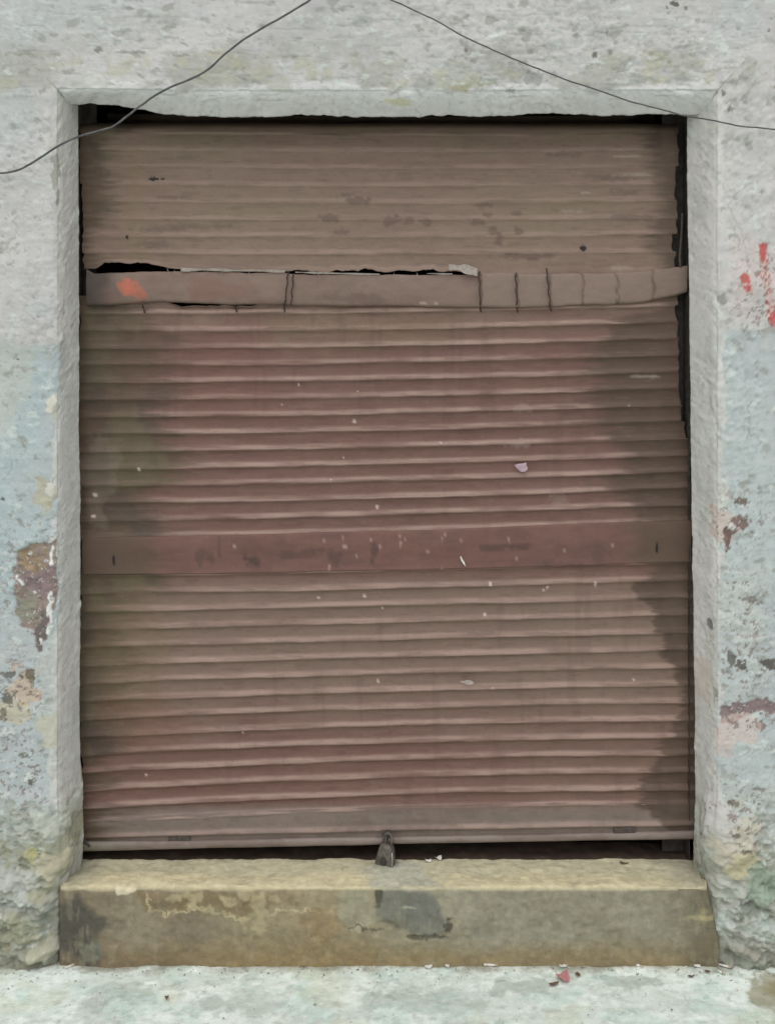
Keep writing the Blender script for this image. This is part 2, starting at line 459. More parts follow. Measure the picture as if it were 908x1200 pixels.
spot(862, 858, 24, 16, (206, 184, 176), .55, .001, 98); spot(846, 880, 12, 10, (198, 178, 172), .5, 0, 99); spot(815, 815, 14, 30, (196, 182, 168), .5, 0, 100)
spot(858, 985, 26, 34, (192, 184, 166), .7, .004, 101); spot(866, 1008, 22, 14, (190, 182, 150), .8, .006, 102); spot(840, 960, 16, 24, (196, 194, 190), .7, .003, 103)
spot(868, 992, 6, 3, (110, 104, 88), .9, -.005, 104); spot(858, 974, 6, 2.5, (116, 108, 100), .9, -.005, 105)
spot(890, 1035, 24, 18, (142, 158, 142), .7, -.002, 106); spot(870, 1062, 12, 8, (116, 122, 112), .7, -.005, 107); spot(885, 1080, 26, 12, (176, 186, 178), .7, .006, 108)
spot(870, 1108, 26, 10, (150, 148, 134), .7, .003, 109); spot(858, 941, 7, 2.5, (118, 112, 100), .9, -.004, 110)
# flakes and bare crumbs scattered about the peeled places, white lips of paint along their edges
for i, (cx, cy, rx, ry) in enumerate([(45, 690, 40, 80), (22, 815, 34, 44), (862, 612, 34, 40), (872, 775, 44, 30), (876, 838, 40, 30), (870, 710, 36, 40), (886, 332, 26, 56), (30, 900, 40, 50), (862, 950, 40, 50)]):
    halo = W.blob(cx, cy, rx, ry, .3, 1.4, 200 + i)
    f1 = fbm(p * .22 + i, q * .26, 4, 350); f2 = fbm(p * .3 + 9 + i, q * .34, 3, 351)
    cr_ = halo * ss(.52, .58, f1); W.lay(cr_ * .75, lin(132, 118, 112)); W.h -= .003 * cr_
    lp_ = halo * ss(.34, .44, f1) * (1 - ss(.50, .54, f1)) * ss(-.1, .3, f2); W.lay(lp_ * .7, lin(216, 217, 213)); W.h += .002 * lp_
# above the lintel
for i, (cx, cy, rx, ry, c, a) in enumerate([(790, 4, 4, 3, DK, .9), (781, 8, 2, 2, DK, .8), (803, 9, 2, 2, DK, .7), (697, 64, 3, 3, DK, .8), (625, 90, 9, 8, (146, 148, 144), .7), (540, 105, 9, 5, (172, 164, 136), .7), (466, 121, 14, 5, (196, 194, 150), .6), (597, 109, 5, 3, (150, 150, 146), .7), (115, 58, 6, 3, (126, 126, 120), .8), (152, 61, 18, 2, (142, 142, 138), .7), (212, 66, 10, 1.5, (140, 140, 136), .7), (115, 98, 24, 10, (204, 204, 198), .7), (546, 58, 2, 3, DK, .6), (900, 36, 2, 2, DK, .7), (846, 110, 3, 3, DK, .7), (855, 128, 3, 3, DK, .7), (711, 37, 2, 3, (130, 130, 124), .7), (424, 20, 12, 10, (168, 170, 166), .5), (200, 26, 8, 7, (158, 160, 156), .5), (330, 100, 20, 10, (172, 172, 160), .6), (310, 85, 16, 8, (176, 174, 158), .6), (250, 90, 26, 12, (180, 178, 166), .6)]):
    spot(cx, cy, rx, ry, c, a, -.0015, 120 + i)
# red paint left on the right pier
rd = W.poly([(865, 325), (870, 320), (876, 322), (878, 332), (881, 341), (876, 344), (870, 340), (866, 331)], 1.5, .9, 7, .2)
W.lay(rd * .9, lin(178, 52, 54)); spot(873, 334, 5, 1.6, (214, 190, 186), .7, 0, 150)
rc = W.poly([(888, 287), (898, 286), (899, 310), (902, 340), (908, 372), (908, 381), (900, 382), (897, 350), (891, 320)], 2.5, 1.5, 8, .2)
W.lay(rc * .55, lin(212, 178, 170))
flk = rc * ss(.05, .2, fbm(p * .28, q * .2, 3, 330) + .35 * (q < 306) - .05)
W.lay(flk * .9, lin(170, 58, 60)); W.lay(rc * ss(.25, .4, fbm(p * .35 + 5, q * .3, 2, 331)) * .8, lin(110, 78, 78))
W.lay(W.poly([(889, 287), (895, 286), (896, 306), (890, 304)], 1, .8, 9, .2) * .9, lin(176, 56, 60))
W.lay(W.poly([(900, 366), (912, 364), (914, 381), (902, 380)], 1.5, 1, 10, .2) * .8, lin(190, 78, 80))
W.lay(W.blob(880, 325, 26, 46, .4, .8, 151) * .18, lin(216, 180, 170))

grit = ss(-.3, .5, fbm(p * .01 + 6, q * .013, 4, 332))          # smooth re-rendered areas next to gritty ones
W.c = W.c * (1 + (.03 + .05 * grit) * a4 + .03 * a3)[..., None]
W.c = W.c * (1 + .16 * fl * fbm(p * .13, q * .16, 3, 333))[..., None]
for i in range(9):                                                # hairline cracks in the render
    x_, y_ = [(20, 250), (880, 470), (240, 40), (650, 30), (862, 230), (30, 480), (560, 90), (890, 660), (14, 640)][i]
    L_ = [(x_, y_)]
    for k in range(7): L_.append((L_[-1][0] + random.uniform(-9, 9) + (9 if i in (2, 3, 6) else 0), L_[-1][1] + (random.uniform(6, 16) if i not in (2, 3, 6) else random.uniform(-5, 7))))
    m_ = W.line(L_, .9, 3, 40 + i); W.lay(m_ * .4, lin(138, 138, 132)); W.h -= .0015 * m_
relief = .005 * a1 + .0032 * a2 + (.0014 + .0024 * grit) * a3 + (.0006 + .0022 * grit) * a4 + .0012 * stk
lump = low * (.011 * fbm(p * .022, q * .03, 4, 340) + .007 * np.abs(fbm(p * .06, q * .075, 4, 341)) + .006 * a3 - .007 * ss(.3, .5, fbm(p * .09, q * .13, 4, 325)))
pill = np.where(SD == 0, ss(76, 50, p - 9 * a3 - 5 * a2), ss(840, 866, p + 9 * a3 + 5 * a2)) * (SD != 1)
bulge = ss(1005, 1060, q + 10 * a2) * .034 * pill * (1 + .3 * a3) + low * .012
bulge += .03 * W.blob(848, 990, 34, 42, .3, 1.2, 160) + .02 * W.blob(66, 1000, 26, 30, .3, 1.2, 161)
hn = (relief * (1 - .45 * jb) + lump * (1 - .55 * jb) + bulge + W.h)
fade = 1 - ss(-.19, -.26, Sg)
fade = np.where(SD == 1, 1 - ss(-.07, -.11, Sg), fade)
hn = hn - .012 * np.exp(-((Sg - .002) / .022) ** 2) * np.maximum(0, fbm(p * .045, q * .045, 4, 343) - .12)
hn = hn - .006 * jb * (Sg < 0)
hn = hn * np.where(Sg < -.05, fade * .8, 1)
ox = np.where(SD == 0, 1., np.where(SD == 2, -1., 0.)); oz = np.where(SD == 1, -1., 0.)
Y = Y - WF * hn
X = X + (1 - WF) * hn * ox; Z = Z + (1 - WF) * hn * oz
# back of the wall: turn outwards behind the reveals
Xb, Zb = place(np.full((1, Sg.shape[1]), .8)[0] * np.ones_like(Sg[:1]))if False else (None, None)
ob = np.array([.05, .3, .9])[:, None] * np.ones((1, Sg.shape[1]))
SDb = np.broadcast_to(side, ob.shape); Tb = np.broadcast_to(tv, ob.shape)
xb = np.where(SDb == 0, xL - ob, np.where(SDb == 2, xR + ob, (xL - ob) + Tb * (xR - xL + 2 * ob)))
zb = np.where(SDb == 1, zT + ob + .25, zB + Tb * (zT + ob + .25 - zB))
yb = np.full(ob.shape, .32)
X = np.concatenate([xb[::-1], X]); Y = np.concatenate([yb, Y]); Z = np.concatenate([zb[::-1], Z])
C = np.concatenate([np.zeros(ob.shape + (3,)) + lin(70, 66, 62), W.c])
wall = grid_mesh('building_wall', X, Y, Z, M_wall, albedo=C, flip=True)
tag(wall, 'weathered whitewashed plaster wall framing the closed shutter, with peeling paint and red marks', 'wall')

# dark shop behind the shutter (closed box, seen only through gaps)
bx0, bx1, by0, by1, bz0, bz1 = -2.0, 2.0, .318, 2.2, .24, 4.2
vs = [(bx0, by0, bz0), (bx1, by0, bz0), (bx1, by1, bz0), (bx0, by1, bz0), (bx0, by0, bz1), (bx1, by0, bz1), (bx1, by1, bz1), (bx0, by1, bz1)]
room = mesh_obj('shop_interior', vs, [[0, 1, 2, 3], [7, 6, 5, 4], [1, 5, 6, 2], [2, 6, 7, 3], [3, 7, 4, 0]], M_void)
tag(room, 'dark shop interior seen through the gap under the shutter', 'interior', kind='structure')

# ------------------------------------------------------------------ doorstep
YF = -.02
zS = PZ(1040, YF)
# profile: along the tread from the back to the nose, then down the riser
prof = []
for yy in np.arange(.34, .192, -.02): prof.append((yy, zS - .006, 0))
for yy in np.arange(.190, YF + .016, -.0045): prof.append((yy, zS, 0))
for a in np.linspace(0, 90, 7): prof.append((YF + .014 - .014 * math.sin(math.radians(a)), zS - .014 + .014 * math.cos(math.radians(a)), a / 90))
for zz in np.arange(zS - .018, -.03, -.0042): prof.append((YF, zz, 1))
prof = np.array(prof)
sx = np.arange(PX(58, YF), PX(853, YF), .0046)
PXg, PI = np.meshgrid(sx, np.arange(len(prof)))
Yg, Zg, Rg = prof[PI, 0], prof[PI, 1], prof[PI, 2]
p = 454 + 322 * PXg
q = np.where(Rg < .5, 1040 - 320 * (Yg - YF), 540 - 322 * (Zg - H))
T = Paint(p, q, lin(152, 145, 122))
b1 = fbm(p * .008, q * .02, 4, 401); b2 = fbm(p * .025, q * .03, 5, 402); b3 = fbm(p * .08, q * .09, 4, 403)
ris = Rg
# riser
T.lay(ris * ss(-.2, .5, b1 + .3 * b2) * .5, lin(144, 136, 114))
T.lay(ris * ss(90, 380, p) * (1 - ss(380, 480, p)) * .5, lin(150, 134, 102))
T.lay(ris * ss(440, 560, p) * .7, lin(142, 140, 124))
T.lay(ris * ss(1092, 1125, q + 8 * b2) * .7, lin(140, 120, 82))
T.lay(ris * ss(.1, .5, b2 + .3 * b3) * .22, lin(128, 120, 100))
T.lay(ris * (1 - ss(150, 330, p + 50 * b2 + 20 * b3)) * .5, lin(120, 105, 86))
T.lay(ris * (1 - ss(60, 160, p + 30 * b2)) * .75, lin(106, 96, 82))
T.lay(ris * T.blob(95, 1090, 26, 42, .5, .5, 1) * .8, lin(74, 74, 68))
T.lay(ris * T.blob(108, 1115, 13, 14, .4, .6, 2) * .6, lin(128, 130, 114))
T.lay(ris * T.blob(165, 1095, 34, 26, .5, .4, 3) * .45, lin(150, 142, 120))
T.lay(ris * T.blob(225, 1080, 30, 22, .5, .6, 4) * .45, lin(122, 112, 96))
dkb = T.poly([(160, 1046), (250, 1044), (280, 1046), (345, 1044), (352, 1060), (330, 1058), (310, 1064), (292, 1074), (270, 1068), (240, 1064), (200, 1071), (170, 1068)], 6, 5, 5)
T.lay(ris * dkb * (.55 + .3 * b2) * .9, lin(122, 106, 76))
vein = T.line([(172, 1050), (176, 1068), (198, 1070), (215, 1067), (240, 1064), (262, 1068), (282, 1074), (292, 1076)], 2.2, 4, 1) + T.line([(312, 1074), (330, 1064), (345, 1066), (368, 1068), (392, 1068)], 2.2, 4, 2) + T.line([(226, 1062), (228, 1050)], 3.2, 4, 3) + T.line([(262, 1050), (272, 1062)], 3.2, 4, 4)
T.lay(ris * np.clip(vein, 0, 1) * (.7 + .3 * b3), lin(184, 171, 136))
for i, (cx, cy, rx, ry) in enumerate([(205, 1050, 8, 6), (228, 1052, 10, 8), (268, 1055, 7, 7), (290, 1048, 7, 6), (306, 1058, 9, 14), (322, 1052, 6, 6), (242, 1064, 8, 5), (300, 1080, 12, 14)]):
    T.lay(ris * T.blob(cx, cy, rx, ry, .5, .5, 20 + i) * .7, lin(172, 160, 128))
T.lay(ris * T.blob(375, 1095, 22, 26, .5, .4, 6) * .5, lin(140, 118, 84))
T.lay(ris * T.blob(415, 1062, 24, 22, .5, .5, 7) * .6, lin(150, 150, 128))
T.lay(ris * T.blob(420, 1086, 8, 6, .6, .4, 8) * .6, lin(176, 172, 146))
crk = T.line([(408, 1090), (418, 1082), (424, 1088), (436, 1089), (446, 1088)], 1.6, 3, 6)
T.lay(ris * crk * .8, lin(84, 80, 64))
pt = T.poly([(443, 1038), (502, 1040), (508, 1052), (514, 1070), (526, 1083), (520, 1090), (500, 1097), (478, 1090), (462, 1086), (446, 1078), (441, 1060)], 4, 4.5, 9)
T.lay(np.maximum(ris, .3) * pt * .92, lin(118, 119, 108)); T.h += .005 * pt * ris
T.lay(ris * pt * T.blob(500, 1065, 22, 24, .3, .3, 10) * .7, lin(112, 112, 104))
T.lay(ris * pt * T.blob(462, 1082, 18, 6, .5, .6, 11) * .6, lin(92, 88, 70))
sh = T.blob(499, 1097, 18, 3.6, .5, .5, 12) + T.blob(525, 1084, 5, 7, .5, .5, 13) + T.blob(444, 1045, 4, 14, .6, .5, 14)
T.lay(ris * np.clip(sh, 0, 1) * .8, lin(74, 72, 60)); T.h -= .004 * np.clip(sh, 0, 1) * ris
T.lay(ris * T.blob(478, 1063, 8, 1.4, .3, .6, 15) * .6, lin(168, 168, 150))
T.lay(ris * ss(770, 825, p + 16 * b2) * .85, lin(108, 101, 82))
T.lay(ris * T.blob(822, 1076, 18, 3, .4, .9, 16) * .7, lin(166, 158, 122)); T.lay(ris * T.blob(824, 1074, 4, 12, .4, .9, 17) * .6, lin(170, 162, 124))
T.lay(ris * ss(.35, .55, fbm(p * .12, q * .03, 4, 404)) * .2, lin(164, 158, 134))
T.lay(ris * ss(.45, .6, fbm(p * .1 + 4, q * .1, 4, 405)) * .22, lin(112, 104, 84))
# tread
tr = 1 - ris
T.lay(tr * .9, lin(200, 192, 158))
T.lay(tr * ss(0, .5, b2 + .3 * b1) * .5, lin(208, 198, 162))
T.lay(tr * (1 - ss(1000, 1022, q + 4 * b2)) * .6, lin(182, 178, 154))
T.lay(tr * T.blob(478, 1022, 42, 30, .5, .6, 30) * .7, lin(176, 180, 166))
T.lay(tr * T.blob(455, 985, 18, 12, .5, .6, 31) * .6, lin(112, 112, 104))
T.lay(tr * ss(760, 830, p + 8 * b2) * .6, lin(140, 138, 126))
T.lay(tr * (1 - ss(80, 130, p + 8 * b2)) * .5, lin(140, 142, 130))
T.lay(Yg > .189, lin(84, 70, 61)); 
nose = np.exp(-((q - 1038) / 3.5) ** 2)
T.lay(nose * .9 * ss(-.45, .1, fbm(p * .05, 0 * q, 4, 406)) * .9, lin(204, 194, 160))
T.lay(T.poly([(136, 1040), (158, 1039), (160, 1043), (150, 1047), (138, 1048)], 1.5, 1, 32), lin(206, 196, 168))
T.lay(tr * ss(.45, .62, fbm(p * .09, q * .1, 4, 407)) * .2, lin(118, 112, 90))
T.c = T.c * (1 + .07 * fbm(p * .2, q * .2, 3, 410) + .05 * b3)[..., None]
hn = .005 * b1 + .004 * b2 + .0022 * b3 + T.h - .016 * np.exp(-((q - 1040) / 8.) ** 2) * np.maximum(0, fbm(p * .035, 0 * q, 4, 408) + .1) + .0008 * fbm(p * .2, q * .2, 3, 409)
endf = np.minimum(ss(60, 72, p), 1 - ss(840, 852, p - 14 * np.clip((q - 1105) / 65, -1, 0.0)))
Yo = Yg - ris * hn + np.where(Yg < .05, (1 - endf) * .07, 0)
Zo = Zg + (1 - ris) * hn
step = grid_mesh('doorstep', PXg, Yo, Zo, M_step, albedo=T.c, flip=False)
tag(step, 'yellowish stained cement step below the shutter, with a grey patch on its riser', 'step')

# ------------------------------------------------------------------ roller shutter
shutter = empty('roller_shutter', (0, YS, float(zS)))
tag(shutter, 'closed rusty brown corrugated roller shutter, dusty and dented, with a patched strip near its top', 'roller shutter')
def sh_obj(name, X, Y, Z, c, parent=None, flip=False):
    par = parent or shutter
    ox, oy, oz = (0, YS, float(zS))
    return grid_mesh(name, X - ox, Y - oy, Z - oz, M_shut, par, c, flip)

LK = np.array([0., .52, 1.])
def yl(kL, kM, kR, u):                        # a lath line through three heights
    # quadratic through u = 0.1, 0.51, 0.92
    u0, u1, u2 = .1, .51, .92
    return (kL * (u - u1) * (u - u2) / ((u0 - u1) * (u0 - u2)) + kM * (u - u0) * (u - u2) / ((u1 - u0) * (u1 - u2)) + kR * (u - u0) * (u - u1) / ((u2 - u0) * (u2 - u1)))
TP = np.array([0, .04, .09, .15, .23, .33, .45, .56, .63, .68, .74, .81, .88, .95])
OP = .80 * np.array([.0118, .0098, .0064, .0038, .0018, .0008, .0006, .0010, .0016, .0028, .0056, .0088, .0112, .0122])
DU = np.array([.35, -.9, -.8, -.3, 0, 0, .0, .0, .04, .2, .75, 1., 1., .95])   # dust on the lath; negative paints shade under the crest

def shutter_paint(p, q, dust, A, x0, x1, seed, lath=None):
    """albedo of the painted steel, in the shutter's own coordinates"""
    K = Paint(p, q, lin(112, 83, 75))
    n1 = fbm(p * .006, q * .008, 4, 501); n2 = fbm(p * .02, q * .03, 5, 502); n3 = fbm(p * .07, q * .1, 4, 503)
    sk = sfbm(p * .012, q * .16, 4, 504); sk2 = sfbm(p * .03 + 5, q * .3, 3, 505)
    K.lay(ss(-.3, .4, sk) * (.2 + .12 * (q > 350)), lin(122, 95, 88))
    K.lay(ss(.1, .6, n2 + .4 * sk2) * .35, lin(106, 76, 70))
    K.lay(ss(.15, .5, sfbm(p * .006 + 3, q * .22, 3, 511)) * .18 * (q < 330), lin(100, 86, 78))
    K.lay(ss(.15, .5, sfbm(p * .008 + 9, q * .3, 3, 512)) * .14 * (q < 330), lin(140, 124, 111))
    # dusty, browner zones
    K.lay((1 - ss(340, 410, q + 14 * n2)) * .75, lin(129, 110, 97))
    K.lay((1 - ss(300, 345, q)) * ss(-.1, .5, n1 + .2 * sk) * .5, lin(130, 112, 98))
    K.lay((1 - ss(230, 330, q)) * ss(.1, .5, fbm(p * .01 + 4, q * .02, 4, 506)) * .4, lin(118, 106, 86))
    K.lay(ss(660, 700, q) * (1 - ss(790, 890, q + 20 * n2)) * .75, lin(125, 106, 95))
    K.lay(ss(660, 760, q) * ss(480, 700, p) * .3, lin(122, 104, 92))
    K.lay(ss(935, 955, q) * .8, lin(120, 111, 103))
    # dust on the rolled edges
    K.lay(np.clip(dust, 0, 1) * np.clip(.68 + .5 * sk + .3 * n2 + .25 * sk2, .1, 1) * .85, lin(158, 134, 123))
    K.lay(np.clip(-dust, 0, 1) * np.clip(.55 + .6 * sk2 + .3 * n2, 0, 1) * .42, lin(78, 60, 53))  # dark seam line painted in for the shade under each crest
    # grimy sides where hands and rain never rub the paint
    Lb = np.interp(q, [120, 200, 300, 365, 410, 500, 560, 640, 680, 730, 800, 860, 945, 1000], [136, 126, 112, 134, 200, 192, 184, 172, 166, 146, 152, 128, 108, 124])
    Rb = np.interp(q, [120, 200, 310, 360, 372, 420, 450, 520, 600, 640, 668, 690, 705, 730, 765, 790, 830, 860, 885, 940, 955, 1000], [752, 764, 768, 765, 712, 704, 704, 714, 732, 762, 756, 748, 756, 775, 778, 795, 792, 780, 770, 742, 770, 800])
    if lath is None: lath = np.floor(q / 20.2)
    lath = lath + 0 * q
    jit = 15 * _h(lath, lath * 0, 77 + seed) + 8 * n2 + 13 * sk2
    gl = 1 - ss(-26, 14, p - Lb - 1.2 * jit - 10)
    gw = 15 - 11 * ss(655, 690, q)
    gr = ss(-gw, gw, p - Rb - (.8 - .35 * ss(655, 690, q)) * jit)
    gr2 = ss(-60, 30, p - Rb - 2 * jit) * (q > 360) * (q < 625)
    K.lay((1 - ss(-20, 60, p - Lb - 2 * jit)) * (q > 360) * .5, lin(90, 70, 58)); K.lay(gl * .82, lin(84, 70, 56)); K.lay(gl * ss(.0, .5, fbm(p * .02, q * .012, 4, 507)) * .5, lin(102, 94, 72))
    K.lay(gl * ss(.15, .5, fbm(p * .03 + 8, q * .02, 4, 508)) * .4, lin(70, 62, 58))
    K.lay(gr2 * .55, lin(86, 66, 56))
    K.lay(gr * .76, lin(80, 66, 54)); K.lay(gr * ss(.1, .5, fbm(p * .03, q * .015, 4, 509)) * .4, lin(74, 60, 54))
    # olive wash left of centre, rusty flush
    K.lay(K.blob(150, 770, 40, 70, .5, 1., 1) * .45, lin(112, 98, 74))
    K.lay(K.blob(185, 845, 60, 26, .5, 1., 2) * .4, lin(118, 86, 74))
    K.lay(K.blob(120, 560, 26, 40, .6, .5, 3) * .5, lin(116, 104, 92))
    K.lay(K.blob(110, 420, 30, 34, .6, .7, 4) * .4, lin(100, 92, 72))
    K.lay(K.blob(440, 390, 120, 22, .5, .9, 5) * .4, lin(118, 102, 82))
    K.lay(K.blob(240, 440, 80, 60, .5, .9, 6) * .25, lin(112, 76, 68))
    # scuffs and hand marks in the dust
    for i, (cx, cy, rx, ry) in enumerate([(385, 256, 12, 5), (458, 258, 9, 6), (480, 259, 8, 4), (500, 260, 8, 4), (558, 260, 8, 4), (577, 270, 5, 5), (607, 270, 5, 4), (570, 251, 5, 3), (605, 250, 5, 3), (582, 285, 6, 3), (564, 240, 12, 3), (400, 272, 8, 3), (420, 235, 14, 4), (585, 279, 4, 6), (620, 300, 30, 3), (405, 228, 8, 2)]):
        K.lay(K.blob(cx, cy, rx, ry, .6, .5, 10 + i) * .65, lin(98, 80, 72))
    K.lay(K.blob(160, 245, 12, 60, .5, .8, 40) * .4, lin(124, 108, 80))
    for i, (cx, cy, rx, ry) in enumerate([(178, 287, 22, 4), (190, 269, 26, 3), (230, 265, 40, 3), (200, 232, 18, 2), (740, 255, 26, 4), (700, 206, 26, 2.5), (720, 210, 18, 2.5), (660, 180, 20, 3), (735, 225, 16, 3)]):
        K.lay(K.blob(cx, cy, rx, ry, .5, .7, 42 + i) * .55, lin(98, 82, 74))
    for i, (cx, cy, rx, ry) in enumerate([(670, 247, 20, 1.2), (735, 183, 18, 1.2), (686, 226, 6, 1.2), (740, 204, 24, 1.4), (725, 310, 14, 1.4), (755, 441, 18, 2)]):
        K.lay(K.blob(cx, cy, rx, ry, .3, .7, 60 + i) * .7, lin(156, 142, 128))
    K.lay(K.blob(611, 520, 14, 5, .5, .6, 70) * .5, lin(148, 126, 118)); K.lay(K.blob(612, 478, 10, 6, .5, .6, 71) * .45, lin(148, 126, 118))
    K.lay(K.blob(655, 585, 10, 8, .6, .5, 72) * .4, lin(140, 118, 108))
    # scratches along the laths, rust bleeding down from them
    K.lay(ss(.68, .8, sfbm(p * .03 + 11, q * .9, 2, 513)) * .12, lin(140, 118, 108))
    K.lay(ss(.68, .8, sfbm(p * .04 + 31, q * .8, 2, 514)) * .2, lin(78, 58, 52))
    K.lay(ss(.35, .7, sfbm(p * .09, q * .011, 4, 515)) * ss(-.1, .4, n1) * .14 * (q > 360), lin(82, 62, 52))
    # paint flecks
    rs = np.random.RandomState(5)
    fl = [(276, 640, 1.8, 2.2), (427, 698, 1.8, 1.8), (443, 798, 2, 1.5), (171, 909, 1.6, 1.6), (568, 720, 1.4, 1.8), (742, 796, 1.6, 1.6), (636, 692, 1.4, 1.4), (641, 688, 1.4, 1.4), (716, 638, 2.4, 1.2), (112, 580, 3, 2.4), (110, 605, 3, 2), (415, 494, 2, 2), (442, 594, 1.6, 2.6), (388, 562, 1.4, 1.4), (374, 700, 1.6, 1.6), (574, 684, 2, 2.4), (697, 684, 1.6, 3), (660, 645, 1.4, 1.4), (418, 652, 1.6, 1.6), (404, 640, 1.6, 1.6), (164, 550, 2, 2)]
    fl += [(rs.uniform(150, 760), rs.uniform(370, 930), rs.uniform(.9, 1.4), rs.uniform(.9, 1.4)) for _ in range(10)]
    for i, (cx, cy, rx, ry) in enumerate(fl):
        K.lay(K.blob(cx, cy, rx, ry, .3, .5, 80 + i) * .85, lin(196, 180, 172))
    for i, (cx, cy, rx, ry) in enumerate([(181, 210, 6, 2), (191, 210, 2, 1.5), (683, 291, 4, 3.5), (150, 278, 1.5, 3)]):
        K.lay(K.blob(cx, cy, rx, ry, .3, .3, 130 + i), lin(24, 20, 18))
    return K

def warp(p, q):                              # slow dents of the whole curtain, metres towards the street
    return .005 * fbm(p * .004, q * .006, 3, 601) + .0025 * fbm(p * .015, q * .02, 3, 602)

def curtain(name, lines, amp, x0f, x1f, seed, top_fade=None, zclip=None):
    """interlocked rolled laths between the given lines (left, middle, right heights)"""
    k = len(lines)
    cols = np.linspace(0, 1, 470)
    u = cols
    Lh = np.array([yl(*l, u) for l in lines])                          # k x cols
    for i in range(k):
        Lh[i] += .5 * fbm(u * 5 + i * 3.3, 0 * u, 3, seed + i) + .3 * fbm(u * 30, 0 * u + i, 2, seed + 50)
    rows, outs, dus, lat = [], [], [], []
    for i in range(k - 1):
        for t, o_, d_ in zip(TP, OP, DU):
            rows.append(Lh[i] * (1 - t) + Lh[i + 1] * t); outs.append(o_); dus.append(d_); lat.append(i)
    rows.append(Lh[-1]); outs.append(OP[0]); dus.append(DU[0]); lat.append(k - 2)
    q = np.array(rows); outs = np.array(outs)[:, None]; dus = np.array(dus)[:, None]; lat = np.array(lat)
    # every lath ends where it likes
    r0 = np.array([x0f(float(Lh[i, 0])) + 2.6 * _h(np.array([i]), np.array([seed]), 3)[0] for i in range(k - 1)])[lat][:, None]
    r1 = np.array([x1f(float(Lh[i, -1])) + 3.2 * _h(np.array([i]), np.array([seed]), 4)[0] for i in range(k - 1)])[lat][:, None]
    p = r0 + (r1 - r0) * u[None, :] + 0 * q
    bite = fbm(q * .12, 0 * q, 2, seed + 9) * 1.3
    p = p + bite * (ss(.99, 1, u)[None, :] + ss(.01, 0, u)[None, :])
    A = amp * (1 + .35 * fbm(p * .008, lat[:, None] * 1.7 + 0 * p, 3, seed + 11)) * (1 - .35 * ss(.93, 1., u))[None, :]
    dent = .0022 * fbm(p * .02, lat[:, None] * 3.1 + q * .01, 4, seed + 12)
    Yv = YS - outs * A - warp(p, q) - dent
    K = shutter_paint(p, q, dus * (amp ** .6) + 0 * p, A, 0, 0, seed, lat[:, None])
    if top_fade is not None:
        Yv = Yv + top_fade(q)
    return p, q, Yv, K.c

def interp(*pts):
    xs, ys = zip(*pts)
    return lambda v: float(np.interp(v, xs, ys))
xl = interp((100, 97), (150, 94), (300, 98), (340, 97), (420, 92), (700, 93), (1000, 95))
xr = interp((100, 797), (200, 794), (235, 791), (310, 789), (360, 794), (470, 796), (480, 806), (640, 810), (800, 815), (950, 818), (1000, 819))
# upper curtain: shallow laths, thick with dust, its head rolls back into the dark box
pit = 20.0
up_lines = [(318 - i * pit - (.3 * i), 318 - i * pit, 316 - i * pit) for i in range(11, -1, -1)]
roll = lambda q: .30 * ss(150, 100, q) + .012 * ss(176, 142, q)
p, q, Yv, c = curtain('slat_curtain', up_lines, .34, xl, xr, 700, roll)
# torn lower edge on the left
tear = ss(300, 318, q) * ((-7 + 1.8 * fbm(p * .09, 0 * p, 4, 831)) * ss(112, 125, p) * (1 - ss(165, 215, p)) - 3 * (1 - ss(215, 300, p)))
q2 = q + tear + 10 * ss(304, 318, q) * ss(540, 562, p) - 2.2 * ss(300, 318, q) * ss(335, 345, p) * (1 - ss(535, 550, p)) * (.5 + fbm(p * .03, 0 * p, 3, 825) + .6 * fbm(p * .12, 0 * p, 3, 832))
sh_obj('slat_curtain', PX(p, YS), Yv, PZ(q2, YS), c)
mid_lines = [(347, 346, 341)] + [(368 + i * 262 / 13, 366.5 + i * 256.5 / 13, 360 + i * 253 / 13) for i in range(14)]
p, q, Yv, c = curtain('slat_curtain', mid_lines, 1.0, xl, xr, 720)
q = q + (12.8 + 2.2 * fbm(p * .05, 0 * p, 3, 830)) * (1 - ss(346, 364, q)) * ss(170, 225, p) * (1 - ss(285, 350, p))
sh_obj('slat_curtain', PX(p, YS), Yv, PZ(q, YS), c)
low_lines = [(654, 649, 642)] + [(674 + i * 269 / 13, 669 + i * 261 / 13, 661 + i * 264 / 13) for i in range(14)] + [(960, 948, 942)]
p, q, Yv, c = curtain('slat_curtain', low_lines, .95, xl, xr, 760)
sh_obj('slat_curtain', PX(p, YS), Yv, PZ(q, YS), c)

def plate(top, bot, prof, x0, x1, extra=None, wob=.8, seed=0, cols=470, dust=None):
    """a flat steel plate across the shutter; prof = (fraction down, metres out)"""
    u = np.linspace(0, 1, cols)
    tp = yl(*top, u) + wob * fbm(u * 8, 0 * u, 3, seed); bt = yl(*bot, u) + wob * fbm(u * 8, 0 * u + 4, 3, seed + 1)
    t = np.array([a for a, b in prof])[:, None]; o_ = np.array([b for a, b in prof])[:, None]
    q = tp * (1 - t) + bt * t
    p = x0 + (x1 - x0) * u[None, :] + 0 * q
    Yv = YS - o_ - warp(p, q) - .0016 * fbm(p * .03, q * .05, 3, seed + 2)
    d = np.zeros_like(q) if dust is None else np.interp(t, *zip(*dust)) + 0 * q
    K = shutter_paint(p, q, d, 1, 0, 0, seed)
    return p, q, Yv, K

